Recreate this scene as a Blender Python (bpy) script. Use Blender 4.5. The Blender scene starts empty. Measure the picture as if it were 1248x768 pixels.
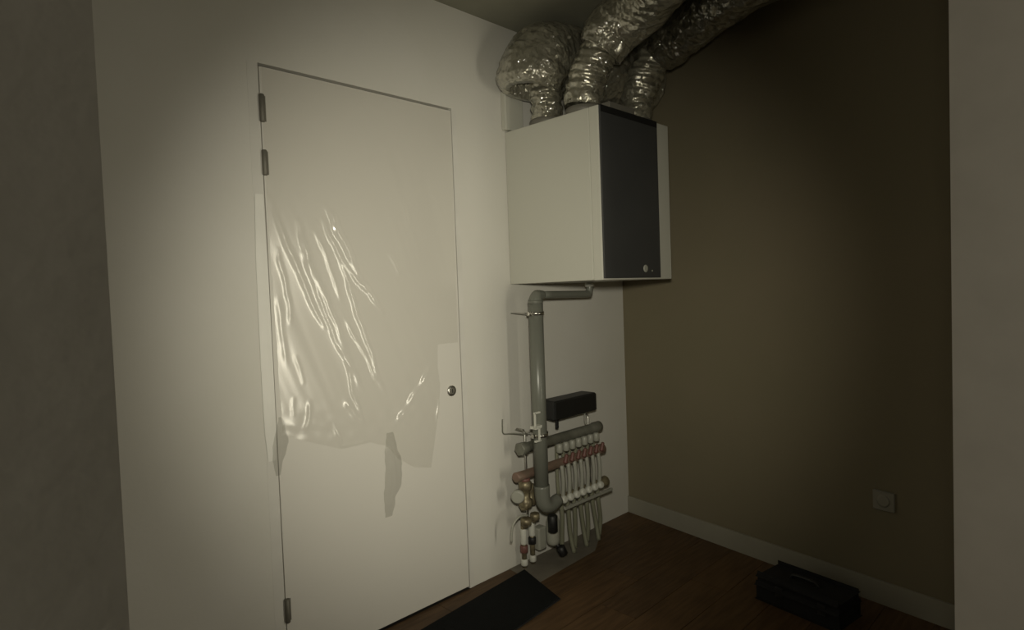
import bpy, bmesh, math, random
import numpy as np
from mathutils import Vector, Matrix, noise

# ---------------------------------------------------------------- camera
C = bpy.context.scene.collection
sc = bpy.context.scene
cam_data = bpy.data.cameras.new('camera')
cam = bpy.data.objects.new('camera', cam_data); C.objects.link(cam)
cam_data.sensor_width = 36.0
cam_data.lens = 744.39 / 1248 * 36
cam_data.clip_start = 0.02
right = Vector((0.70877737, -0.70449509, -0.03634971))
up = Vector((0.05145475, 0.00023903, 0.9986753))
fwd = Vector((0.70355316, 0.70970882, -0.03641903))
m = Matrix((right, up, -fwd)).transposed().to_4x4()
m.translation = Vector((-3.2537, -2.2709, 1.4401))
cam.matrix_world = m
sc.camera = cam

# ---------------------------------------------------------------- world, lamps, exposure
w = bpy.data.worlds.new('world'); sc.world = w; w.use_nodes = True
w.node_tree.nodes['Background'].inputs[0].default_value = (0.9, 0.9, 0.8, 1)
w.node_tree.nodes['Background'].inputs[1].default_value = 0.01

def aim(o, target):
    o.rotation_euler = (Vector(target) - o.location).to_track_quat('-Z', 'Y').to_euler()

def spot(name, loc, target, energy, size, blend, radius, col):
    l = bpy.data.lights.new(name, 'SPOT'); l.energy = energy; l.spot_size = math.radians(size)
    l.spot_blend = blend; l.shadow_soft_size = radius; l.color = col
    o = bpy.data.objects.new(name, l); C.objects.link(o); o.location = loc; aim(o, target)
    return o

def area(name, loc, target, energy, size, col):
    l = bpy.data.lights.new(name, 'AREA'); l.energy = energy; l.size = size; l.color = col
    o = bpy.data.objects.new(name, l); C.objects.link(o); o.location = loc; aim(o, target)
    return o

spot('hand_torch_light', (-3.12, -2.20, 1.60), (-1.10, 0.0, 1.30), 142, 71, 1.0, 0.06, (1.0, 0.945, 0.765))
tall = area('film_streak_light', (-1.02, -3.40, 1.05), (-1.75, 0.0, 1.05), 5.3, 0.26, (1.0, 0.93, 0.74))  # added unseen source, no real window; draws the streaks on the film creases
tall.data.shape = 'RECTANGLE'; tall.data.size_y = 1.7; tall.data.spread = math.radians(80)
area('jamb_fill_light', (-4.5, -2.42, 1.8), (-1.0, -2.0, 1.4), 6.3, 0.7, (1.0, 0.92, 0.76))  # added fill out of view, brightens the right-hand jamb

sc.view_settings.view_transform = 'Standard'
sc.view_settings.look = 'None'
sc.view_settings.exposure = 0.0
sc.view_settings.gamma = 1.0
sc.view_settings.use_curve_mapping = False

# ---------------------------------------------------------------- materials
def mat(name, col, rough=0.5, metal=0.0, col2=None, nscale=6.0, bump=0.0, bscale=60.0, coat=0.0, spec=0.5, stretch=None):
    mt = bpy.data.materials.new(name); mt.use_nodes = True
    nt = mt.node_tree; b = nt.nodes['Principled BSDF']
    b.inputs['Base Color'].default_value = (*col, 1)
    b.inputs['Roughness'].default_value = rough
    b.inputs['Metallic'].default_value = metal
    b.inputs['Coat Weight'].default_value = coat
    b.inputs['Specular IOR Level'].default_value = spec
    tc = nt.nodes.new('ShaderNodeTexCoord'); vec = tc.outputs['Object']
    if stretch:
        mp = nt.nodes.new('ShaderNodeMapping'); mp.inputs['Scale'].default_value = stretch
        nt.links.new(vec, mp.inputs['Vector']); vec = mp.outputs['Vector']
    n = nt.nodes.new('ShaderNodeTexNoise'); n.inputs['Scale'].default_value = nscale; n.inputs['Detail'].default_value = 5
    nt.links.new(vec, n.inputs['Vector'])
    r = nt.nodes.new('ShaderNodeValToRGB')
    c2 = col2 or tuple(c * 0.93 for c in col)
    r.color_ramp.elements[0].color = (*c2, 1); r.color_ramp.elements[1].color = (*col, 1)
    r.color_ramp.elements[0].position = 0.35; r.color_ramp.elements[1].position = 0.65
    nt.links.new(n.outputs['Fac'], r.inputs['Fac']); nt.links.new(r.outputs['Color'], b.inputs['Base Color'])
    if bump:
        n2 = nt.nodes.new('ShaderNodeTexNoise'); n2.inputs['Scale'].default_value = bscale; n2.inputs['Detail'].default_value = 4
        nt.links.new(vec, n2.inputs['Vector'])
        bp = nt.nodes.new('ShaderNodeBump'); bp.inputs['Strength'].default_value = bump; bp.inputs['Distance'].default_value = 0.004
        nt.links.new(n2.outputs['Fac'], bp.inputs['Height']); nt.links.new(bp.outputs['Normal'], b.inputs['Normal'])
    return mt

M = {}
M['wall'] = mat('white_plaster', (0.66, 0.645, 0.60), 0.85, bump=0.15, bscale=45, nscale=1.5, col2=(0.62, 0.605, 0.55), spec=0.2)
M['nib'] = mat('shaded_wall_plaster', (0.45, 0.435, 0.385), 0.85, bump=0.15, bscale=45, spec=0.2)  # wall plaster with shade put into its colour, for the left nib
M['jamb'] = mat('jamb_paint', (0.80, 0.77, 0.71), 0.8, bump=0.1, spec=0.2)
M['taupe'] = mat('taupe_plaster', (0.215, 0.184, 0.124), 0.8, bump=0.15, bscale=40, nscale=1.2, col2=(0.197, 0.173, 0.113), spec=0.2)
M['ceiling'] = mat('ceiling_plaster', (0.34, 0.335, 0.27), 0.9, bump=0.15, spec=0.2)
M['skirt'] = mat('skirting_paint', (0.30, 0.285, 0.23), 0.5)
M['door'] = mat('door_paint', (0.665, 0.645, 0.595), 0.55, nscale=1.0, col2=(0.645, 0.625, 0.575), spec=0.3)
M['frame'] = mat('door_frame_paint', (0.66, 0.645, 0.60), 0.7, spec=0.2)
M['hinge'] = mat('brushed_hinge_steel', (0.20, 0.19, 0.16), 0.6, 0.5)
M['dark'] = mat('dark_gap', (0.03, 0.028, 0.025), 0.9)
M['steel'] = mat('steel', (0.55, 0.54, 0.50), 0.3, 1.0)
M['screed'] = mat('grey_screed', (0.17, 0.153, 0.122), 0.9, nscale=12, col2=(0.14, 0.125, 0.10), bump=0.4, bscale=80)
M['wood'] = mat('dark_oak_floor', (0.135, 0.078, 0.036), 0.55, nscale=5, col2=(0.085, 0.048, 0.022), bump=0.1, stretch=(1, 9, 9), spec=0.3)
M['wood2'] = mat('dark_oak_floor_darker', (0.115, 0.068, 0.033), 0.55, nscale=6, col2=(0.07, 0.040, 0.019), bump=0.1, stretch=(1, 9, 9), spec=0.3)
M['mat'] = mat('black_mat_pile', (0.012, 0.013, 0.013), 0.95, bump=1.0, bscale=260, spec=0.1)
M['matedge'] = mat('black_mat_rubber', (0.012, 0.012, 0.012), 0.7)
M['unit'] = mat('unit_white_metal', (0.56, 0.555, 0.49), 0.45, nscale=0.8, col2=(0.55, 0.545, 0.48))
M['unit_dim'] = mat('unit_grey_flange', (0.17, 0.16, 0.135), 0.5)
M['black'] = mat('black_front_panel', (0.055, 0.056, 0.056), 0.5, nscale=3, col2=(0.047, 0.048, 0.049))
M['blackplastic'] = mat('black_plastic', (0.012, 0.012, 0.012), 0.5)
M['blackcase'] = mat('black_case_fabric', (0.009, 0.009, 0.010), 0.9, bump=0.5, bscale=120)
M['pvc'] = mat('grey_pvc', (0.17, 0.175, 0.15), 0.32, nscale=3, col2=(0.155, 0.16, 0.135))
M['whiteplastic'] = mat('white_plastic', (0.62, 0.62, 0.56), 0.4)
M['plasticdim'] = mat('translucent_grey_plastic', (0.36, 0.36, 0.31), 0.4)
M['bar'] = mat('nickel_bar', (0.21, 0.21, 0.175), 0.5, 0.3, nscale=20, col2=(0.155, 0.155, 0.125))
M['redbar'] = mat('reddish_brass_bar', (0.23, 0.15, 0.115), 0.5, 0.2, nscale=25, col2=(0.17, 0.125, 0.09))
M['brass'] = mat('dull_brass', (0.30, 0.26, 0.16), 0.45, 0.5, nscale=30, col2=(0.17, 0.14, 0.09))
M['red'] = mat('red_plastic', (0.17, 0.075, 0.062), 0.5)
M['hose'] = mat('olive_hose', (0.225, 0.225, 0.16), 0.45)
M['thermo'] = mat('grey_sealing_tape', (0.38, 0.37, 0.33), 0.6)
M['socket'] = mat('socket_plastic', (0.26, 0.25, 0.205), 0.4)

def foil(name, base, base2):
    mt = bpy.data.materials.new(name); mt.use_nodes = True
    nt = mt.node_tree; b = nt.nodes['Principled BSDF']
    tc = nt.nodes.new('ShaderNodeTexCoord')
    n = nt.nodes.new('ShaderNodeTexNoise'); n.inputs['Scale'].default_value = 5; n.inputs['Detail'].default_value = 6
    nt.links.new(tc.outputs['Object'], n.inputs['Vector'])
    r = nt.nodes.new('ShaderNodeValToRGB')
    r.color_ramp.elements[0].color = (*base2, 1); r.color_ramp.elements[1].color = (*base, 1)
    r.color_ramp.elements[0].position = 0.4; r.color_ramp.elements[1].position = 0.6
    nt.links.new(n.outputs['Fac'], r.inputs['Fac']); nt.links.new(r.outputs['Color'], b.inputs['Base Color'])
    b.inputs['Metallic'].default_value = 0.6
    b.inputs['Roughness'].default_value = 0.30
    b.inputs['Coat Weight'].default_value = 1.0
    b.inputs['Coat Roughness'].default_value = 0.09
    b.inputs['Coat IOR'].default_value = 2.3
    v = nt.nodes.new('ShaderNodeTexVoronoi'); v.feature = 'F1'; v.inputs['Scale'].default_value = 22
    n3 = nt.nodes.new('ShaderNodeTexNoise'); n3.inputs['Scale'].default_value = 14; n3.inputs['Detail'].default_value = 3
    n3.inputs['Distortion'].default_value = 1.5
    nt.links.new(tc.outputs['Object'], v.inputs['Vector']); nt.links.new(tc.outputs['Object'], n3.inputs['Vector'])
    ad = nt.nodes.new('ShaderNodeMath'); ad.operation = 'ADD'
    nt.links.new(v.outputs['Distance'], ad.inputs[0]); nt.links.new(n3.outputs['Fac'], ad.inputs[1])
    bp = nt.nodes.new('ShaderNodeBump'); bp.inputs['Strength'].default_value = 0.9; bp.inputs['Distance'].default_value = 0.012
    nt.links.new(ad.outputs['Value'], bp.inputs['Height'])
    # crumpled facets of the foil skin for the clear coat
    nz = nt.nodes.new('ShaderNodeTexNoise'); nz.inputs['Scale'].default_value = 9; nz.inputs['Detail'].default_value = 3
    nt.links.new(tc.outputs['Object'], nz.inputs['Vector'])
    mx = nt.nodes.new('ShaderNodeVectorMath'); mx.operation = 'MULTIPLY_ADD'
    mx.inputs[1].default_value = (0.12, 0.12, 0.12)
    nt.links.new(nz.outputs['Color'], mx.inputs[0]); nt.links.new(tc.outputs['Object'], mx.inputs[2])
    vf = nt.nodes.new('ShaderNodeTexVoronoi'); vf.inputs['Scale'].default_value = 48
    nt.links.new(mx.outputs[0], vf.inputs['Vector'])
    su = nt.nodes.new('ShaderNodeVectorMath'); su.operation = 'SUBTRACT'; su.inputs[1].default_value = (0.5, 0.5, 0.5)
    nt.links.new(vf.outputs['Color'], su.inputs[0])
    ma = nt.nodes.new('ShaderNodeVectorMath'); ma.operation = 'MULTIPLY_ADD'; ma.inputs[1].default_value = (0.6, 0.6, 0.6)
    nt.links.new(su.outputs[0], ma.inputs[0]); nt.links.new(bp.outputs['Normal'], ma.inputs[2])
    no = nt.nodes.new('ShaderNodeVectorMath'); no.operation = 'NORMALIZE'
    nt.links.new(ma.outputs[0], no.inputs[0]); nt.links.new(no.outputs[0], b.inputs['Coat Normal'])
    bp2 = nt.nodes.new('ShaderNodeBump'); bp2.inputs['Strength'].default_value = 0.3; bp2.inputs['Distance'].default_value = 0.01
    nt.links.new(ad.outputs['Value'], bp2.inputs['Height']); mb = nt.nodes.new('ShaderNodeVectorMath'); mb.operation = 'MULTIPLY_ADD'; mb.inputs[1].default_value = (0.45, 0.45, 0.45)
    nt.links.new(su.outputs[0], mb.inputs[0]); nt.links.new(bp2.outputs['Normal'], mb.inputs[2])
    nb = nt.nodes.new('ShaderNodeVectorMath'); nb.operation = 'NORMALIZE'
    nt.links.new(mb.outputs[0], nb.inputs[0]); nt.links.new(nb.outputs[0], b.inputs['Normal'])
    return mt
M['sleeve'] = foil('foil_insulation_sleeve', (0.42, 0.40, 0.325), (0.34, 0.325, 0.26))
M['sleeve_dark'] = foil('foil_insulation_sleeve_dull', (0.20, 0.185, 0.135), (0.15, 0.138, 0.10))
M['flex'] = foil('ribbed_foil_duct', (0.44, 0.42, 0.335), (0.32, 0.305, 0.24))

def film_mat():
    mt = bpy.data.materials.new('clear_film'); mt.use_nodes = True
    nt = mt.node_tree; nt.nodes.clear()
    out = nt.nodes.new('ShaderNodeOutputMaterial'); mix = nt.nodes.new('ShaderNodeMixShader')
    tr = nt.nodes.new('ShaderNodeBsdfTransparent'); tr.inputs[0].default_value = (0.985, 0.983, 0.975, 1)
    gl = nt.nodes.new('ShaderNodeBsdfGlossy'); gl.inputs['Roughness'].default_value = 0.19
    gl.inputs['Color'].default_value = (1, 1, 1, 1)
    mix.inputs[0].default_value = 0.065
    nt.links.new(tr.outputs[0], mix.inputs[1]); nt.links.new(gl.outputs[0], mix.inputs[2])
    nt.links.new(mix.outputs[0], out.inputs[0])
    return mt
M['film'] = film_mat()
def tail_mat():
    mt = mat('bunched_film', (0.40, 0.39, 0.335), 0.2)
    b = mt.node_tree.nodes['Principled BSDF']; b.inputs['Alpha'].default_value = 0.28
    return mt
M['tail'] = tail_mat()

# ---------------------------------------------------------------- helpers
def link(name, mesh, m_, parent=None, loc=None):
    o = bpy.data.objects.new(name, mesh); C.objects.link(o)
    if m_: mesh.materials.append(m_)
    if parent: o.parent = parent
    if loc: o.location = loc
    return o

def box_bm(bm, x0, x1, y0, y1, z0, z1):
    r = bmesh.ops.create_cube(bm, size=1.0)
    for v in r['verts']:
        v.co = Vector(((x0 + x1) / 2 + v.co.x * (x1 - x0), (y0 + y1) / 2 + v.co.y * (y1 - y0), (z0 + z1) / 2 + v.co.z * (z1 - z0)))
    return r['verts']

def finish(name, bm, m_, parent=None, smooth=False, bevel=0, segs=2):
    if bevel:
        bmesh.ops.bevel(bm, geom=bm.edges[:], offset=bevel, segments=segs, affect='EDGES', profile=0.5)
    me = bpy.data.meshes.new(name)
    bm.normal_update(); bm.to_mesh(me); bm.free()
    if smooth:
        for p in me.polygons: p.use_smooth = True
    return link(name, me, m_, parent)

def box(name, b, m_, parent=None, bevel=0, smooth=False):
    bm = bmesh.new(); box_bm(bm, *b)
    return finish(name, bm, m_, parent, smooth, bevel)

def prism(name, pts, z0, z1, m_, parent=None, bevel=0):
    bm = bmesh.new()
    lo = [bm.verts.new((x, y, z0)) for x, y in pts]; hi = [bm.verts.new((x, y, z1)) for x, y in pts]
    n = len(pts)
    bm.faces.new(lo[::-1]); bm.faces.new(hi)
    for i in range(n): bm.faces.new((lo[i], lo[(i + 1) % n], hi[(i + 1) % n], hi[i]))
    bmesh.ops.recalc_face_normals(bm, faces=bm.faces)
    return finish(name, bm, m_, parent, bevel=bevel)

def catmull(pts, n):
    P = [Vector(p) for p in pts]; P = [P[0] * 2 - P[1]] + P + [P[-1] * 2 - P[-2]]
    out = []
    for i in range(1, len(P) - 2):
        for k in range(n):
            t = k / n; a, b, c, d = P[i - 1:i + 3]
            out.append(0.5 * ((2 * b) + (c - a) * t + (2 * a - 5 * b + 4 * c - d) * t * t + (3 * b - a - 3 * c + d) * t ** 3))
    out.append(P[-2]); return out

def tube_bm(bm, pts, r, segs=16, disp=None, cap=True, inner=0.0):
    """sweep a circle along pts; r number or function of t; disp(t, angle, point) adds to the radius"""
    pts = [Vector(p) for p in pts]; n = len(pts)
    tan = [(pts[min(i + 1, n - 1)] - pts[max(i - 1, 0)]).normalized() for i in range(n)]
    u = tan[0].orthogonal().normalized(); rings = []
    for i in range(n):
        u = (u - tan[i] * u.dot(tan[i])).normalized(); v = tan[i].cross(u)
        t = i / (n - 1); rr = r(t) if callable(r) else r; ring = []
        for k in range(segs):
            a = 2 * math.pi * k / segs; d = u * math.cos(a) + v * math.sin(a)
            q = rr + (disp(t, a, pts[i] + d * rr) if disp else 0)
            ring.append(bm.verts.new(pts[i] + d * q))
        rings.append(ring)
    for i in range(n - 1):
        for k in range(segs):
            bm.faces.new((rings[i][k], rings[i][(k + 1) % segs], rings[i + 1][(k + 1) % segs], rings[i + 1][k]))
    if inner:
        # thick hollow mouth at the start of the tube
        c = sum((v.co for v in rings[0]), Vector()) / segs
        ri = [bm.verts.new(c + (v.co - c) * inner) for v in rings[0]]
        rd = [bm.verts.new(v.co + tan[0] * 0.12) for v in ri]
        for k in range(segs):
            k2 = (k + 1) % segs
            bm.faces.new((rings[0][k2], rings[0][k], ri[k], ri[k2])); bm.faces.new((ri[k2], ri[k], rd[k], rd[k2]))
        bm.faces.new(rings[-1])
    elif cap:
        bm.faces.new(rings[0][::-1]); bm.faces.new(rings[-1])

def tube(name, pts, r, m_, parent=None, segs=16, smooth=True, sm=0, **kw):
    if sm: pts = catmull(pts, sm)
    bm = bmesh.new(); tube_bm(bm, pts, r, segs, **kw)
    o = finish(name, bm, m_, parent)
    if smooth:
        for p in o.data.polygons: p.use_smooth = len(p.vertices) <= 4
    return o

def lathe(name, prof, origin, axis, m_, parent=None, segs=20):
    """prof: (radius, distance along axis) pairs; capped both ends"""
    ax = Vector(axis).normalized(); u = ax.orthogonal().normalized(); v = ax.cross(u); o0 = Vector(origin)
    bm = bmesh.new(); rings = []
    for r, d in prof:
        rings.append([bm.verts.new(o0 + ax * d + (u * math.cos(2 * math.pi * k / segs) + v * math.sin(2 * math.pi * k / segs)) * max(r, 1e-4)) for k in range(segs)])
    for a, b in zip(rings, rings[1:]):
        for k in range(segs): bm.faces.new((a[k], a[(k + 1) % segs], b[(k + 1) % segs], b[k]))
    bm.faces.new(rings[0][::-1]); bm.faces.new(rings[-1])
    bmesh.ops.recalc_face_normals(bm, faces=bm.faces)
    o = finish(name, bm, m_, parent)
    for p in o.data.polygons: p.use_smooth = len(p.vertices) <= 4
    return o

def dup(o, parent, off):
    c = o.copy(); C.objects.link(c); c.parent = parent; c.location = Vector(o.location) + Vector(off)
    return c

def empty(name, loc, label, cat, group=None):
    o = bpy.data.objects.new(name, None); C.objects.link(o); o.empty_display_size = 0.1
    o.location = loc; o['label'] = label; o['category'] = cat
    if group: o['group'] = group
    return o

def keep(root):
    """children were built in world space: shift them so the empty can sit at the thing's base"""
    L = Vector(root.location)
    for ch in [o for o in bpy.data.objects if o.parent is root]:
        ch.location = Vector(ch.location) - L

def tag(o, label, cat, group=None):
    o['label'] = label; o['category'] = cat
    if group: o['group'] = group
    return o

def struct(o):
    o['kind'] = 'structure'; return o

# ---------------------------------------------------------------- the setting
H = 2.812
DL, DR, DH = -2.2785, -1.366, 2.315          # door leaf
fw = 0.045                                     # frame width
# back wall with the door opening
bm = bmesh.new()
box_bm(bm, -3.35, DL - fw, 0, 0.12, 0, H)
box_bm(bm, DR + fw * 0.75, 0.12, 0, 0.12, 0, H)
box_bm(bm, DL - fw, DR + fw * 0.75, 0, 0.12, DH + 0.012, H)
struct(finish('wall_back', bm, M['wall']))
ang = math.atan2(-0.288, 1.8)
sx, sy = -0.288 * 2.3 / 1.8, -2.3
struct(prism('wall_right', [(0, 0), (-0.16, -1.0), (sx, sy), (sx + 0.6, sy), (0.3, 0)], 0, H, M['taupe']))
struct(prism('baseboard_right', [(0, 0), (-0.288, -1.8), (-0.302, -1.798), (-0.014, 0.0)], 0, 0.105, M['skirt'], bevel=0.002))
struct(box('wall_left', (-3.47, -3.35, -1.9, 0.12, 0, H), M['wall']))
# partition towards the hall: two nibs
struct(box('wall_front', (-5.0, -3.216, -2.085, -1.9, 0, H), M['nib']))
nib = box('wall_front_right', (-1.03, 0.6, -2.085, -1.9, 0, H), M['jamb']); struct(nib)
struct(box('wall_front_lintel', (-3.216, -1.03, -2.085, -1.9, 2.5, H), M['wall']))
struct(box('wall_hall_left', (-5.12, -5.0, -4.0, -1.9, 0, H), M['wall']))
struct(box('wall_hall_back', (-5.12, 1.6, -4.12, -4.0, 0, H), M['wall']))
struct(box('wall_hall_right', (1.5, 1.62, -4.0, -2.0, 0, H), M['taupe']))
struct(box('ceiling', (-5.2, 1.7, -4.2, 0.2, H, H + 0.1), M['ceiling']))
# floor: screed slab, oak planks on top
fl = bpy.data.objects.new('floor', None); C.objects.link(fl); struct(fl)
box('subfloor', (-5.2, 1.7, -4.2, 0.2, -0.12, -0.012), M['dark'], fl)
prism('screed_patch', [(-1.09, 0.0), (-0.30, 0.0), (-0.36, -0.05), (-0.62, -0.20), (-1.12, -0.22)], -0.05, 0.0012, M['screed'], fl)
random.seed(4)
pw, plen = 0.19, 1.28
row = 0; y = 0.0
while y > -4.0:
    x = -5.1 - random.random() * plen
    while x < 1.5:
        g = 0.0012
        a, b_ = max(x + g, -5.1), min(x + plen - g, 1.5)
        if b_ - a > 0.05:
            me_b = bmesh.new(); box_bm(me_b, a, b_, y - pw + g, y - g, -0.012, random.uniform(-0.0004, 0.0004))
            o = finish('plank', me_b, M['wood'] if random.random() < 0.55 else M['wood2'], fl)
        x += plen
    y -= pw; row += 1

# door in the back wall (built flush with the wall)
d1 = bpy.data.objects.new('door_1', None); C.objects.link(d1); struct(d1)
leaf = box('door_leaf', (DL, DR, -0.001, 0.042, 0.012, DH), M['door'], d1, bevel=0.001)
bm = bmesh.new()
box_bm(bm, DL - fw, DL - 0.004, -0.0005, 0.1, 0, DH + 0.012)
box_bm(bm, DR + 0.005, DR + fw * 0.75, -0.0015, 0.1, 0, DH + 0.012)
finish('door_frame', bm, M['frame'], d1)
box('rebate', (DL - 0.02, DR + 0.02, 0.045, 0.1, 0, DH + 0.011), M['dark'], d1)
for z0, z1 in ((2.108, 2.211), (1.911, 2.005), (0.209, 0.302)):
    h = lathe('hinge', [(0.0075, 0), (0.010, 0.003), (0.010, z1 - z0 - 0.003), (0.0075, z1 - z0)], (DL + 0.002, -0.007, z0), (0, 0, 1), M['hinge'], d1, 12)
    box('hinge_plate', (DL - 0.002, DL + 0.018, -0.0035, 0.002, z0 + 0.004, z1 - 0.004), M['hinge'], h)
rose = lathe('lock_rose', [(0.024, 0), (0.026, 0.003), (0.024, 0.007), (0.017, 0.008)], (-1.429, -0.001, 0.984), (0, -1, 0), M['steel'], d1, 28)
lathe('lock_hole', [(0.0165, 0.0), (0.0165, 0.0015), (0.012, 0.002)], (-1.429, -0.0088, 0.984), (0, -1, 0), M['hinge'], rose, 24)
box('keyway', (-1.431, -1.427, -0.0125, -0.010, 0.975, 0.994), M['dark'], rose)

# ---------------------------------------------------------------- clear protective film on the door
def in_poly(X, Z, poly):
    ins = np.zeros(X.shape, bool); n = len(poly)
    for i in range(n):
        x1, z1 = poly[i]; x2, z2 = poly[(i + 1) % n]
        c = ((z1 > Z) != (z2 > Z)) & (X < (x2 - x1) * (Z - z1) / (z2 - z1 + 1e-12) + x1)
        ins ^= c
    return ins

def seg_dist(X, Z, a, b):
    ax, az = a; bx, bz = b; dx, dz = bx - ax, bz - az; L2 = dx * dx + dz * dz
    t = ((X - ax) * dx + (Z - az) * dz) / L2; tc = np.clip(t, 0, 1)
    return np.hypot(X - ax - tc * dx, Z - az - tc * dz), tc

outline = [(-2.276, 1.868), (-2.274, 2.312), (-1.368, 2.312), (-1.378, 1.208), (-1.50, 1.211),
           (-1.505, 1.11), (-1.496, 1.018), (-1.515, 0.88), (-1.568, 0.645), (-1.66, 0.665), (-1.745, 0.723), (-1.80, 0.79),
           (-1.885, 0.824), (-2.019, 0.824), (-2.142, 0.876), (-2.2, 0.90), (-2.262, 0.935)]
# ridges of the stretched film: points, height, width
ridges = [([(-2.27, 1.832), (-2.19, 1.62), (-2.114, 1.426), (-2.07, 1.33)], .0075, .010),
          ([(-2.158, 1.747), (-2.123, 1.588), (-2.055, 1.44), (-1.985, 1.24), (-1.912, 1.056)], .0100, .012),
          ([(-2.15, 1.62), (-2.10, 1.50), (-2.03, 1.30), (-1.965, 1.16), (-1.96, 1.05), (-1.908, 0.925)], .0070, .009),
          ([(-2.088, 1.718), (-2.03, 1.56), (-1.988, 1.438)], .0045, .008),
          ([(-2.034, 1.819), (-1.98, 1.70), (-1.90, 1.53), (-1.86, 1.46)], .0090, .012),
          ([(-2.012, 1.80), (-1.96, 1.66), (-1.915, 1.59)], .0110, .013),
          ([(-2.051, 1.759), (-1.99, 1.62), (-1.95, 1.56), (-1.87, 1.47), (-1.795, 1.379)], .0100, .010),
          ([(-1.984, 1.589), (-1.94, 1.44), (-1.90, 1.32), (-1.85, 1.17), (-1.801, 1.023)], .0095, .009),
          ([(-1.97, 1.35), (-1.90, 1.22), (-1.82, 1.06)], .006, .008),
          ([(-1.549, 1.112), (-1.63, 1.02), (-1.70, 0.94), (-1.752, 0.884)], .0110, .011),
          ([(-1.555, 1.09), (-1.66, 0.97), (-1.74, 0.89)], .0060, .008),
          ([(-2.242, 1.634), (-2.213, 1.446), (-2.205, 1.35)], .0045, .009),
          ([(-2.25, 1.45), (-2.24, 1.34), (-2.23, 1.2)], .003, .010),
          ([(-2.147, 1.04), (-2.155, 0.98), (-2.167, 0.929)], .006, .010),
          ([(-2.21, 1.06), (-2.215, 1.0)], .002, .007),
          ([(-1.995, 1.02), (-1.95, 0.96), (-1.908, 0.916)], .009, .012),
          ([(-2.045, 0.93), (-2.023, 0.84), (-1.96, 0.835), (-1.885, 0.838)], .008, .007),
          ([(-1.665, 1.847), (-1.65, 1.80), (-1.639, 1.758)], .004, .010),
          ([(-1.51, 0.95), (-1.52, 0.86)], .007, .010), ([(-1.64, 0.665), (-1.60, 0.655)], .008, .010),
          ([(-1.74, 1.62), (-1.70, 1.55)], .004, .009), ([(-2.19, 1.22), (-2.165, 1.12)], .002, .008)]
st = 0.0035
xs = np.arange(-2.285, -1.37, st); zs = np.arange(0.62, 2.325, st)
X, Z = np.meshgrid(xs, zs, indexing='ij')
rng = np.random.RandomState(3)
Hh = np.full(X.shape, 0.004)
def smooth_noise(scale, amp, ax=1.0, az=1.0, seed=0):
    r = np.random.RandomState(seed); o = np.zeros(X.shape)
    for k in range(14):
        th = r.uniform(0, math.pi); ph = r.uniform(0, 6.28); f = scale * r.uniform(0.6, 1.6)
        o += np.sin(X * f * math.cos(th) * ax + Z * f * math.sin(th) * az + ph)
    return o * amp / 6
wob = smooth_noise(45, 0.006, seed=1); wob2 = smooth_noise(90, 1.0, seed=2)
U = 0.93 * X + 0.37 * Z; V = -0.37 * X + 0.93 * Z      # across and along the pull of the sheet
for k, (f, am) in enumerate(((14, 0.0010), (37, 0.00045), (83, 0.0002), (150, 0.00008))):
    Hh += am * np.sin(U * f + 1.3 * np.sin(V * 3.1 + k) + k * 2.1) * (0.6 + 0.4 * np.sin(V * 7 + U * 5 + k))
Xw = X + wob; Zw = Z
for pts, h, wd in ridges:
    n = len(pts) - 1; acc = np.zeros(X.shape)
    for i in range(n):
        d, t = seg_dist(Xw, Zw, pts[i], pts[i + 1])
        s = (i + t) / n
        env = np.clip(np.minimum(s * 5, (1 - s) * 5) + 0.25, 0, 1) if n > 1 else 1.0
        acc = np.maximum(acc, np.exp(-(d / wd) ** 2) * env)
    Hh += 0.5 * h * acc * (0.85 + 0.25 * wob2)
# the sheet lifts a little along its lower edge
Hh += 0.0025 * np.exp(-((Z - 0.9 - 0.15 * np.abs(X + 1.85)) / 0.08) ** 2) * (0.6 + 0.4 * wob2)
Hh = np.clip(Hh, 0.0015, None)
ins = in_poly(X, Z, outline)
idx = -np.ones(X.shape, int)
cell = ins[:-1, :-1] & ins[1:, :-1] & ins[1:, 1:] & ins[:-1, 1:]
use = np.zeros(X.shape, bool)
for a, b_ in ((0, 0), (1, 0), (1, 1), (0, 1)):
    use[a:use.shape[0] - 1 + a, b_:use.shape[1] - 1 + b_] |= cell
idx[use] = np.arange(use.sum())
verts = np.stack([X[use], -Hh[use] - 0.001, Z[use]], 1)
ci, cj = np.nonzero(cell)
faces = np.stack([idx[ci, cj], idx[ci + 1, cj], idx[ci + 1, cj + 1], idx[ci, cj + 1]], 1)
me = bpy.data.meshes.new('film_sheet'); me.from_pydata(verts.tolist(), [], faces.tolist())
me.polygons.foreach_set('use_smooth', [True] * len(me.polygons))
film = empty('protective_film', (-1.82, -0.002, 0.49), 'creased clear plastic protective film stretched over the white door, with a hanging tail', 'plastic film')
link('film_sheet', me, M['film'], film)
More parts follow.
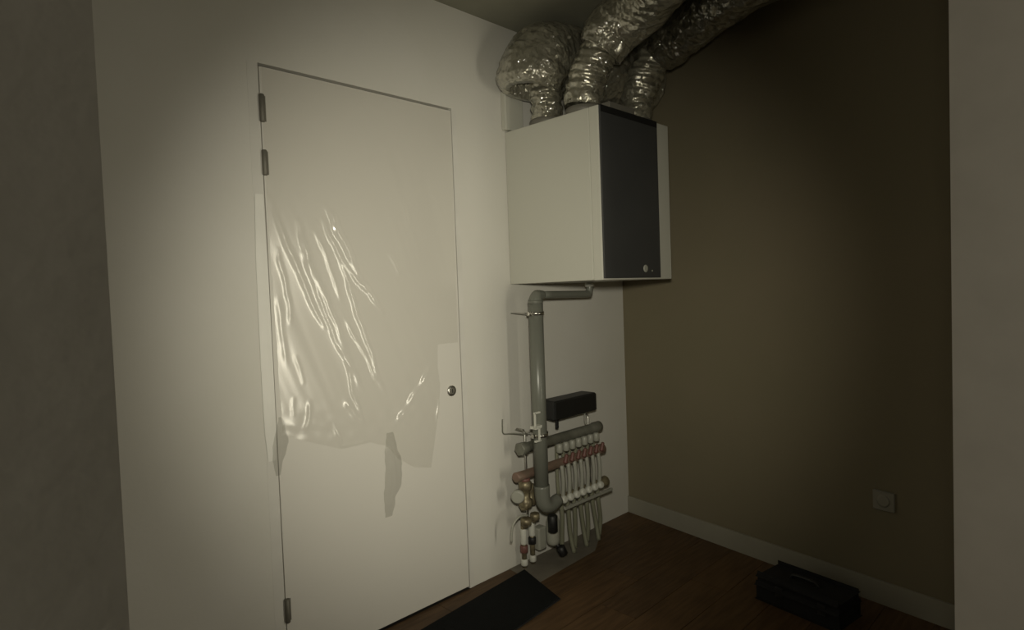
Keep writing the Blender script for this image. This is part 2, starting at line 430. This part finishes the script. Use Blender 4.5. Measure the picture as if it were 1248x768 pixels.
# bunched tail hanging from the middle and the gathered edge by the hinge side
def ribbon(name, rows, m_, parent, seed=0, nx=14):
    """rows: (z, x0, x1, bulge); crumpled strip"""
    bm = bmesh.new(); R = []
    rr = []
    for i in range(len(rows) - 1):
        for k in range(8):
            t = k / 8; rr.append([rows[i][q] * (1 - t) + rows[i + 1][q] * t for q in range(4)])
    rr.append(list(rows[-1]))
    for z, x0, x1, bu in rr:
        L = []
        x0 += 0.009 * noise.noise(Vector((seed, 0, z * 28))) * (bu > 0.0025); x1 += 0.012 * noise.noise(Vector((seed + 5, 0, z * 24))) * (bu > 0.0025)
        for k in range(nx + 1):
            t = k / nx; x = x0 + (x1 - x0) * t
            fold = abs(math.sin(t * math.pi * 3 + z * 9)) * 0.5 + 0.3 * noise.noise(Vector((x * 40, z * 18, seed)))
            L.append(bm.verts.new((x, -0.003 - bu * (0.25 + max(fold, 0)) * math.sin(math.pi * min(max(t, .05), .95)), z)))
        R.append(L)
    for a, b_ in zip(R, R[1:]):
        for k in range(nx): bm.faces.new((a[k], a[k + 1], b_[k + 1], b_[k]))
    o = finish(name, bm, m_, parent, smooth=True)
    return o
ribbon('film_tail', [(0.85, -1.80, -1.765, .004), (0.77, -1.812, -1.745, .012), (0.70, -1.812, -1.725, .018), (0.62, -1.822, -1.735, .022), (0.56, -1.828, -1.765, .02), (0.485, -1.822, -1.79, .008)], M['tail'], film, 1)
ribbon('film_gather', [(1.0, -2.272, -2.262, .003), (0.95, -2.285, -2.245, .010), (0.90, -2.30, -2.235, .014), (0.84, -2.302, -2.262, .012), (0.78, -2.292, -2.275, .004)], M['tail'], film, 2)
M['strip'] = mat('white_film_strip', (0.76, 0.75, 0.70), 0.5)
tp = ribbon('edge_strip', [(1.84, -2.318, -2.288, .001), (1.6, -2.326, -2.283, .002), (1.2, -2.328, -2.282, .002), (0.95, -2.326, -2.282, .002), (0.84, -2.318, -2.290, .001)], M['strip'], film, 3, 8)
tp['label'] = 'whitish strip along the hinge side'
keep(film)

# ---------------------------------------------------------------- ventilation unit
ux0, uxb, ux1, uyf, uz0, uz1 = -1.0068, -0.5315, -0.4144, -0.6047, 1.484, 2.270
vu = empty('ventilation_unit', (-0.71, -0.3, uz0), 'white wall-hung ventilation unit with a black front panel under the foil ducts', 'ventilation unit')
box('casing', (ux0, ux1, -0.545, -0.001, uz0, uz1), M['unit'], vu, bevel=0.004)
bm = bmesh.new()                                # front cover: white shell around the black panel
box_bm(bm, ux0 - 0.001, ux1 + 0.001, uyf + 0.006, -0.547, uz0 - 0.002, uz1)
finish('front_cover', bm, M['unit'], vu, bevel=0.004)
bp_ = box('front_panel', (ux0 + 0.004, uxb, uyf - 0.002, uyf + 0.01, uz0 + 0.006, uz1 - 0.004), M['black'], vu, bevel=0.002)
bp_['label'] = 'black front panel'
box('panel_lip', (ux0 + 0.006, uxb - 0.004, uyf - 0.004, uyf + 0.02, uz1 - 0.03, uz1 + 0.0), M['blackplastic'], vu)
lathe('emblem', [(0.018, 0), (0.019, 0.003), (0.014, 0.005)], (-0.672, uyf - 0.002, 1.535), (0, -1, 0), M['plasticdim'], vu, 24)
lathe('indicator', [(0.004, 0), (0.004, 0.002)], (-0.612, uyf - 0.002, 1.524), (0, -1, 0), M['plasticdim'], vu, 10)
for px_, py_ in ((-0.90, -0.20), (-0.912, -0.447), (-0.52, -0.47), (-0.62, -0.20)):
    lathe('port_collar', [(0.088, 0), (0.088, 0.035), (0.080, 0.04)], (px_, py_, uz1 - 0.004), (0, 0, 1), M['unit_dim'], vu, 32)
ct = box('cable_box', (-0.905, -0.70, -0.59, -0.54, uz1 - 0.002, uz1 + 0.038), M['unit_dim'], vu, bevel=0.004)
keep(vu)
wb = tag(box('junction_box', (-1.03, -0.90, -0.035, -0.0005, 2.276, 2.475), M['unit'], None, bevel=0.005), 'small white flat box on the wall behind the unit, beneath the bulging duct', 'junction box')

# ---------------------------------------------------------------- foil ducts
def duct(label, stub, sleeve_pts, r, seed, mname='sleeve', mouth=0.72, rs=0.078):
    root = empty('insulated_duct', stub[0], label, 'duct')
    def rib(t, a, p):
        s = (p - Vector(stub[0])).length
        return 0.0025 * math.sin(s * 2 * math.pi / 0.03) + 0.009 * noise.noise(Vector((p.x * 16, p.y * 16, p.z * 34)) + Vector((seed, 0, 0))) + 0.005 * abs(noise.noise(p * 45))
    path = catmull(stub, 40)
    tube('inner_hose', path, rs, M['flex'], root, segs=56, disp=rib)
    def crk(t, a, p):
        q = p * 7 + Vector((seed * 3.1, 0, 0))
        rg = abs(noise.noise(p * 16 + Vector((0, seed, 0)))); rg2 = abs(noise.noise(p * 34 + Vector((0, 0, seed))))
        sag = 0.014 * noise.noise(q * 0.7)
        return sag + 0.013 * (0.5 - rg) + 0.010 * (0.5 - rg2)
    tube('insulation_sleeve', catmull(sleeve_pts, 40), lambda t: r * (0.84 + 0.16 * min(1.0, t * 9)), M[mname], root, segs=88, disp=crk, inner=mouth)
    keep(root)
    return root

duct('bulging foil insulated duct nearest the back wall, open sleeve end hanging at its left',
     [(-0.90, -0.20, 2.31), (-0.91, -0.21, 2.40), (-0.93, -0.215, 2.50), (-0.92, -0.22, 2.56)],
     [(-1.01, -0.197, 2.43), (-1.00, -0.202, 2.52), (-0.92, -0.208, 2.60), (-0.77, -0.215, 2.625), (-0.45, -0.23, 2.63), (-0.10, -0.25, 2.63)], 0.165, 1, rs=0.078)
duct('bright foil duct from the left front of the unit rising steeply to the ceiling',
     [(-0.915, -0.447, 2.314), (-0.912, -0.458, 2.40), (-0.90, -0.495, 2.50), (-0.875, -0.54, 2.58), (-0.85, -0.60, 2.63)],
     [(-0.888, -0.535, 2.55), (-0.858, -0.595, 2.64), (-0.86, -0.72, 2.68), (-0.97, -0.90, 2.69), (-1.15, -1.2, 2.69), (-1.45, -1.88, 2.69)], 0.114, 2, rs=0.090)
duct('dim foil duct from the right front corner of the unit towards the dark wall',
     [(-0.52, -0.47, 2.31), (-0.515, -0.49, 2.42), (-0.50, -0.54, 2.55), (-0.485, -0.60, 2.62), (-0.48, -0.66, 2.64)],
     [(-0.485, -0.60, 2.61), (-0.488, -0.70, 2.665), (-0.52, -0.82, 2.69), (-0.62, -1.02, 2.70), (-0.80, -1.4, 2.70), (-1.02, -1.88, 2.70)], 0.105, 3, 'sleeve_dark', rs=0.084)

# ---------------------------------------------------------------- drain pipe under the unit
dp = empty('drain_pipe', (-0.935, -0.1, 0.30), 'grey plastic drain pipe dropping down the wall from under the unit', 'pipe')
tube('riser', [(-0.925, -0.1, 1.40), (-0.928, -0.1, 0.42)], 0.0365, M['pvc'], dp, segs=28)
tube('elbow', [(-0.925, -0.1, 1.385), (-0.925, -0.1, 1.40), (-0.918, -0.1, 1.418), (-0.90, -0.1, 1.424), (-0.87, -0.1, 1.424)], lambda t: 0.039 - 0.018 * t, M['pvc'], dp, segs=28, sm=5)
tube('crosspipe', [(-0.88, -0.1, 1.424), (-0.52, -0.1, 1.419), (-0.492, -0.1, 1.424), (-0.484, -0.1, 1.445), (-0.483, -0.1, 1.468)], 0.019, M['pvc'], dp, segs=20, sm=6)
o = lathe('outlet_nut', [(0.022, 0), (0.026, 0.004), (0.026, 0.018), (0.02, 0.024)], (-0.483, -0.1, 1.458), (0, 0, 1), M['whiteplastic'], dp); o['label'] = 'white outlet nut'
for zc in (1.332, 0.718):
    cl = lathe('pipe_clamp', [(0.037, -0.008), (0.041, -0.008), (0.041, 0.008), (0.037, 0.008)], (-0.926, -0.1, zc), (0, 0, 1), M['steel'], dp, 28)
    box('clamp_ear', (-0.984, -0.962, -0.108, -0.092, zc - 0.010, zc + 0.010), M['steel'], cl, bevel=0.002)
    box('clamp_ear', (-0.889, -0.872, -0.108, -0.092, zc - 0.010, zc + 0.010), M['steel'], cl, bevel=0.002)
    tube('clamp_rod', [(-0.926, -0.062, zc), (-0.926, 0.0775, zc)], 0.003, M['steel'], cl, segs=10)
bm = bmesh.new()
for z in (0.845, 0.775, 0.768, 0.705): box_bm(bm, -1.012, -0.972, -0.150, -0.140, z - 0.004, z + 0.004)
box_bm(bm, -1.010, -1.005, -0.150, -0.140, 0.775, 0.845); box_bm(bm, -0.982, -0.977, -0.150, -0.140, 0.705, 0.768)
box_bm(bm, -1.012, -0.955, -0.142, -0.115, 0.765, 0.778)
o = finish('clip_bracket', bm, M['whiteplastic'], dp); o['label'] = 'small whitish bracket clipped to the pipe'
tube('siphon', [(-0.928, -0.1, 0.46), (-0.925, -0.102, 0.39), (-0.91, -0.108, 0.355), (-0.87, -0.11, 0.345), (-0.815, -0.11, 0.36)], lambda t: 0.041 - 0.009 * t, M['pvc'], dp, segs=24, sm=6)
keep(dp)
dp.location = Vector(dp.location) + Vector((-0.084, -0.078, 0.0))

# ---------------------------------------------------------------- black control box
cb = empty('control_box', (-0.665, -0.04, 0.75), 'black control box on the wall above the heating manifold', 'control box')
box('housing', (-0.848, -0.484, -0.135, -0.030, 0.752, 0.856), M['blackplastic'], cb, bevel=0.008, smooth=False)
box('cover', (-0.842, -0.490, -0.141, -0.1355, 0.758, 0.850), M['blackplastic'], cb, bevel=0.002)
box('wall_plate', (-0.83, -0.50, -0.0295, -0.0005, 0.775, 0.835), M['bar'], cb)
box('cable_gland', (-0.80, -0.785, -0.11, -0.095, 0.70, 0.7515), M['blackplastic'], cb, bevel=0.003)
tube('cable', [(-0.535, -0.09, 0.752), (-0.532, -0.085, 0.70), (-0.53, -0.09, 0.672)], 0.004, M['plasticdim'], cb, segs=8, sm=4)
keep(cb)

# ---------------------------------------------------------------- floor heating manifold
mf = empty('heating_manifold', (-0.75, -0.1, 0.0), 'floor heating manifold of three bars, valves and hoses on the wall beside the drain pipe', 'manifold')
yb = -0.11
lathe('upper_bar', [(0.024, 0), (0.030, 0.004), (0.030, 0.045), (0.026, 0.05), (0.027, 0.60), (0.031, 0.605), (0.031, 0.655), (0.025, 0.66)], (-1.09, yb, 0.648), (1, 0, 0), M['bar'], mf, 24)
lathe('bar_end_nut', [(0.034, 0), (0.036, 0.006), (0.036, 0.04), (0.03, 0.045)], (-1.095, yb, 0.648), (1, 0, 0), M['bar'], mf, 6)
rb = lathe('middle_bar', [(0.022, 0), (0.026, 0.004), (0.024, 0.05), (0.024, 0.66), (0.030, 0.665), (0.030, 0.72), (0.024, 0.726)], (-1.13, yb, 0.512), (1, 0, 0), M['redbar'], mf, 24); rb['label'] = 'reddish middle bar'
lathe('lower_bar', [(0.022, 0), (0.024, 0.004), (0.024, 0.43), (0.030, 0.435), (0.032, 0.47), (0.026, 0.476)], (-0.86, yb, 0.315), (1, 0, 0), M['brass'], mf, 24)
box('rail', (-0.84, -0.42, yb - 0.075, yb - 0.060, 0.283, 0.297), M['plasticdim'], mf, bevel=0.002)
for x in (-1.0, -0.47):
    tube('bracket', [(x, -0.001, 0.24), (x, -0.05, 0.24), (x, -0.06, 0.26), (x, -0.06, 0.70), (x, -0.05, 0.72), (x, -0.001, 0.72)], 0.007, M['steel'], mf, segs=8)
N = 7
x_first, dx = -0.800, 0.0535
first = {}
def rep(key, builder):
    for i in range(N):
        if i == 0: first[key] = builder()
        else: dup(first[key], mf, (dx * i, 0, 0))
rep('cap', lambda: lathe('actuator_cap', [(0.015, 0), (0.019, 0.004), (0.018, 0.040), (0.012, 0.05)], (x_first, yb - 0.012, 0.572), (0, 0, 1), M['plasticdim'], mf, 16))
rep('fm', lambda: lathe('flow_meter', [(0.013, 0), (0.014, 0.01), (0.010, 0.014), (0.010, 0.045), (0.007, 0.05)], (x_first + 0.022, yb - 0.03, 0.515), (0, -0.25, 1), M['red'], mf, 14))
rep('tube', lambda: tube('connecting_tube', [(x_first, yb - 0.022, 0.505), (x_first, yb - 0.030, 0.42), (x_first, yb - 0.024, 0.33)], 0.0115, M['plasticdim'], mf, segs=12, sm=5))
rep('back', lambda: tube('return_tube', [(x_first + 0.026, yb + 0.03, 0.64), (x_first + 0.026, yb + 0.035, 0.45), (x_first + 0.026, yb + 0.03, 0.32)], 0.010, M['hose'], mf, segs=10, sm=4))
rep('knob', lambda: lathe('valve_knob', [(0.017, 0), (0.021, 0.004), (0.020, 0.024), (0.012, 0.030)], (x_first - 0.004, yb - 0.022, 0.318), (0, -1, 0.35), M['whiteplastic'], mf, 14))
for i in range(N):
    x = x_first + dx * i + 0.008; r_ = 0.0125
    tube('floor_hose', [(x, yb, 0.30), (x + 0.004, yb - 0.004, 0.22), (x + 0.012 + 0.004 * i, yb + 0.01 - 0.012 * (i % 2), 0.10), (x + 0.020 + 0.002 * i, yb + 0.02 - 0.04 * (i % 2), 0.002)], r_, M['hose'], mf, segs=12, sm=7)
# mixing set and supply pipes at the left
lathe('mixing_valve', [(0.018, 0), (0.034, 0.006), (0.036, 0.04), (0.024, 0.05), (0.022, 0.09), (0.034, 0.096), (0.034, 0.13), (0.018, 0.14)], (-1.062, yb, 0.345), (0, 0, 1), M['brass'], mf, 8)
lathe('mixing_valve', [(0.016, 0), (0.026, 0.005), (0.026, 0.035), (0.018, 0.045), (0.024, 0.07), (0.024, 0.10), (0.016, 0.11)], (-0.985, yb + 0.035, 0.33), (0, 0, 1), M['brass'], mf, 8)
lathe('coupling', [(0.02, 0), (0.03, 0.004), (0.03, 0.03), (0.02, 0.034)], (-1.09, yb, 0.36), (1, 0, 0), M['brass'], mf, 6)
lathe('coupling', [(0.024, 0), (0.032, 0.006), (0.032, 0.03), (0.022, 0.036)], (-1.064, yb, 0.255), (0, 0, 1), M['brass'], mf, 6)
lathe('coupling', [(0.020, 0), (0.028, 0.006), (0.028, 0.03), (0.020, 0.036)], (-0.998, yb, 0.262), (0, 0, 1), M['brass'], mf, 6)
o = lathe('valve_handle', [(0.022, 0), (0.032, 0.004), (0.034, 0.03), (0.026, 0.036)], (-1.112, yb, 0.42), (-0.7, -0.5, 0), M['plasticdim'], mf, 20); o['label'] = 'pale round valve handle'
lathe('red_band', [(0.026, 0), (0.027, 0.002), (0.027, 0.012), (0.025, 0.014)], (-1.062, yb, 0.482), (0, 0, 1), M['red'], mf, 16)
tube('sensor_loop', [(-1.05, yb, 0.30), (-1.12, yb - 0.01, 0.315), (-1.165, yb - 0.005, 0.28), (-1.175, yb, 0.20)], 0.006, M['plasticdim'], mf, segs=8, sm=6)
tube('sensor_wire', [(-1.00, -0.085, 0.705), (-1.06, -0.03, 0.712), (-1.10, -0.006, 0.715), (-1.105, -0.004, 0.75), (-1.103, -0.004, 0.79)], 0.0035, M['bar'], mf, segs=6, sm=5)
for x, top in ((-1.066, 0.26), (-1.002, 0.27)):
    xt = x; x += 0.044; yp = -0.046
    sp = tube('supply_pipe', [(xt, yb, top), (xt + 0.002, yb + 0.004, top - 0.012), (x - 0.002, yp - 0.004, 0.243), (x, yp, 0.232), (x, yp, 0.001)], 0.0135, M['brass'], mf, segs=14)
    lathe('pipe_sleeve', [(0.0165, 0), (0.0175, 0.003), (0.0175, 0.078), (0.0165, 0.081)], (x, yp, 0.125 if xt < -1.05 else 0.150), (0, 0, 1), M['whiteplastic'], sp, 16)
    lathe('pipe_ring', [(0.018, 0), (0.021, 0.003), (0.021, 0.035), (0.018, 0.038)], (x, yp, 0.080 if xt < -1.05 else 0.105), (0, 0, 1), M['red'] if xt < -1.05 else M['blackplastic'], sp, 16)
    lathe('pipe_foot', [(0.017, 0), (0.019, 0.003), (0.019, 0.028), (0.015, 0.034)], (x, yp, 0.012), (0, 0, 1), M['whiteplastic'], sp, 16)
pu = lathe('pump', [(0.020, 0), (0.026, 0.005), (0.026, 0.085), (0.02, 0.092)], (-0.918, yb - 0.05, 0.185), (0, 0, 1), M['blackplastic'], mf, 20); pu['label'] = 'black pump body'
ev = lathe('expansion_vessel', [(0.016, 0), (0.033, 0.012), (0.036, 0.03), (0.036, 0.13), (0.028, 0.155), (0.012, 0.165)], (-0.862, yb, 0.085), (0, 0, 1), M['plasticdim'], mf, 24); ev['label'] = 'whitish upright cylinder'
bm = bmesh.new(); box_bm(bm, -0.945, -0.885, -0.085, -0.035, 0.07, 0.19)
finish('junction_cover', bm, M['plasticdim'], mf, bevel=0.008)
lathe('drain_cock', [(0.012, 0), (0.024, 0.006), (0.024, 0.05), (0.015, 0.056)], (-0.845, yb - 0.03, 0.082), (0.35, -0.25, -1), M['blackplastic'], mf, 16)
tube('drain_link', [(-0.86, yb, 0.10), (-0.85, yb - 0.02, 0.085), (-0.845, yb - 0.03, 0.075)], 0.012, M['blackplastic'], mf, segs=10)
keep(mf)

# ---------------------------------------------------------------- mat, case, socket
c0 = Vector((-1.05, -0.070)); dirl = Vector((-0.996, -0.087)); dirw = Vector((-0.296, -0.955)).normalized()
Lm, Wm = 1.05, 0.353
pp = [c0, c0 + dirl * Lm, c0 + dirl * Lm + dirw * Wm, c0 + dirw * Wm]
dm = empty('door_mat', (*(sum(pp, Vector((0, 0))) / 4), 0.0), 'flat black mat lying on the floor along the foot of the door', 'mat')
prism('mat_backing', [(p.x, p.y) for p in pp], 0.0015, 0.006, M['matedge'], dm)
cc = sum(pp, Vector((0, 0))) / 4
prism('mat_pile', [((p.x - cc.x) * 0.985 + cc.x, (p.y - cc.y) * 0.95 + cc.y) for p in pp], 0.006, 0.013, M['mat'], dm)
keep(dm)

# low black case along the right-hand skirting
tdir = Vector((-0.158, -0.987)); ndir = Vector((-0.987, 0.158))
base = Vector((-0.37, -1.115))
case = empty('carry_case', (-0.36, -1.20, 0), 'low black case lying on the floor against the dark wall baseboard', 'case')
def oriented_box(bm, s0, s1, n0, n1, z0, z1):
    vs = box_bm(bm, s0, s1, n0, n1, z0, z1)
    for v in vs:
        q = base + tdir * v.co.x + ndir * v.co.y
        v.co = Vector((q.x, q.y, v.co.z))
bm = bmesh.new(); oriented_box(bm, 0, 0.34, 0.0, 0.18, 0.002, 0.065); finish('case_body', bm, M['blackcase'], case, bevel=0.018, segs=3)
bm = bmesh.new(); oriented_box(bm, 0.006, 0.334, 0.006, 0.174, 0.0665, 0.105); finish('case_lid', bm, M['blackcase'], case, bevel=0.02, segs=3)
hp = []
for s, z in ((0.10, 0.10), (0.11, 0.118), (0.13, 0.124), (0.20, 0.124), (0.22, 0.118), (0.23, 0.10)):
    q = base + tdir * s + ndir * 0.09; hp.append((q.x, q.y, z))
tube('case_handle', hp, 0.008, M['blackplastic'], case, segs=10, sm=4)
for s in (0.08, 0.27):
    bm = bmesh.new(); oriented_box(bm, s, s + 0.03, 0.176, 0.186, 0.045, 0.085); finish('case_latch', bm, M['blackplastic'], case, bevel=0.002)
keep(case)

so = empty('wall_socket', (-0.243, -1.518, 0.43), 'small pale wall socket low on the dark right wall', 'socket')
def wall_box(name, s0, s1, d0, d1, z0, z1, m_, parent, bevel=0):
    bm = bmesh.new(); vs = box_bm(bm, s0, s1, d0, d1, z0, z1)
    for v in vs:
        q = Vector((0, 0)) + Vector((-0.158, -0.9875)) * v.co.x + Vector((-0.9875, 0.158)) * v.co.y
        v.co = Vector((q.x, q.y, v.co.z))
    return finish(name, bm, m_, parent, bevel=bevel)
wall_box('socket_frame', 1.497, 1.577, 0.0, 0.011, 0.427, 0.507, M['socket'], so, 0.003)
q = Vector((-0.158, -0.9875)) * 1.537 + Vector((-0.9875, 0.158)) * 0.0112
lathe('socket_insert', [(0.027, 0), (0.027, 0.002), (0.020, 0.0025)], (q.x, q.y, 0.467), (-0.9875, 0.158, 0), M['socket'], so, 24)
keep(so)
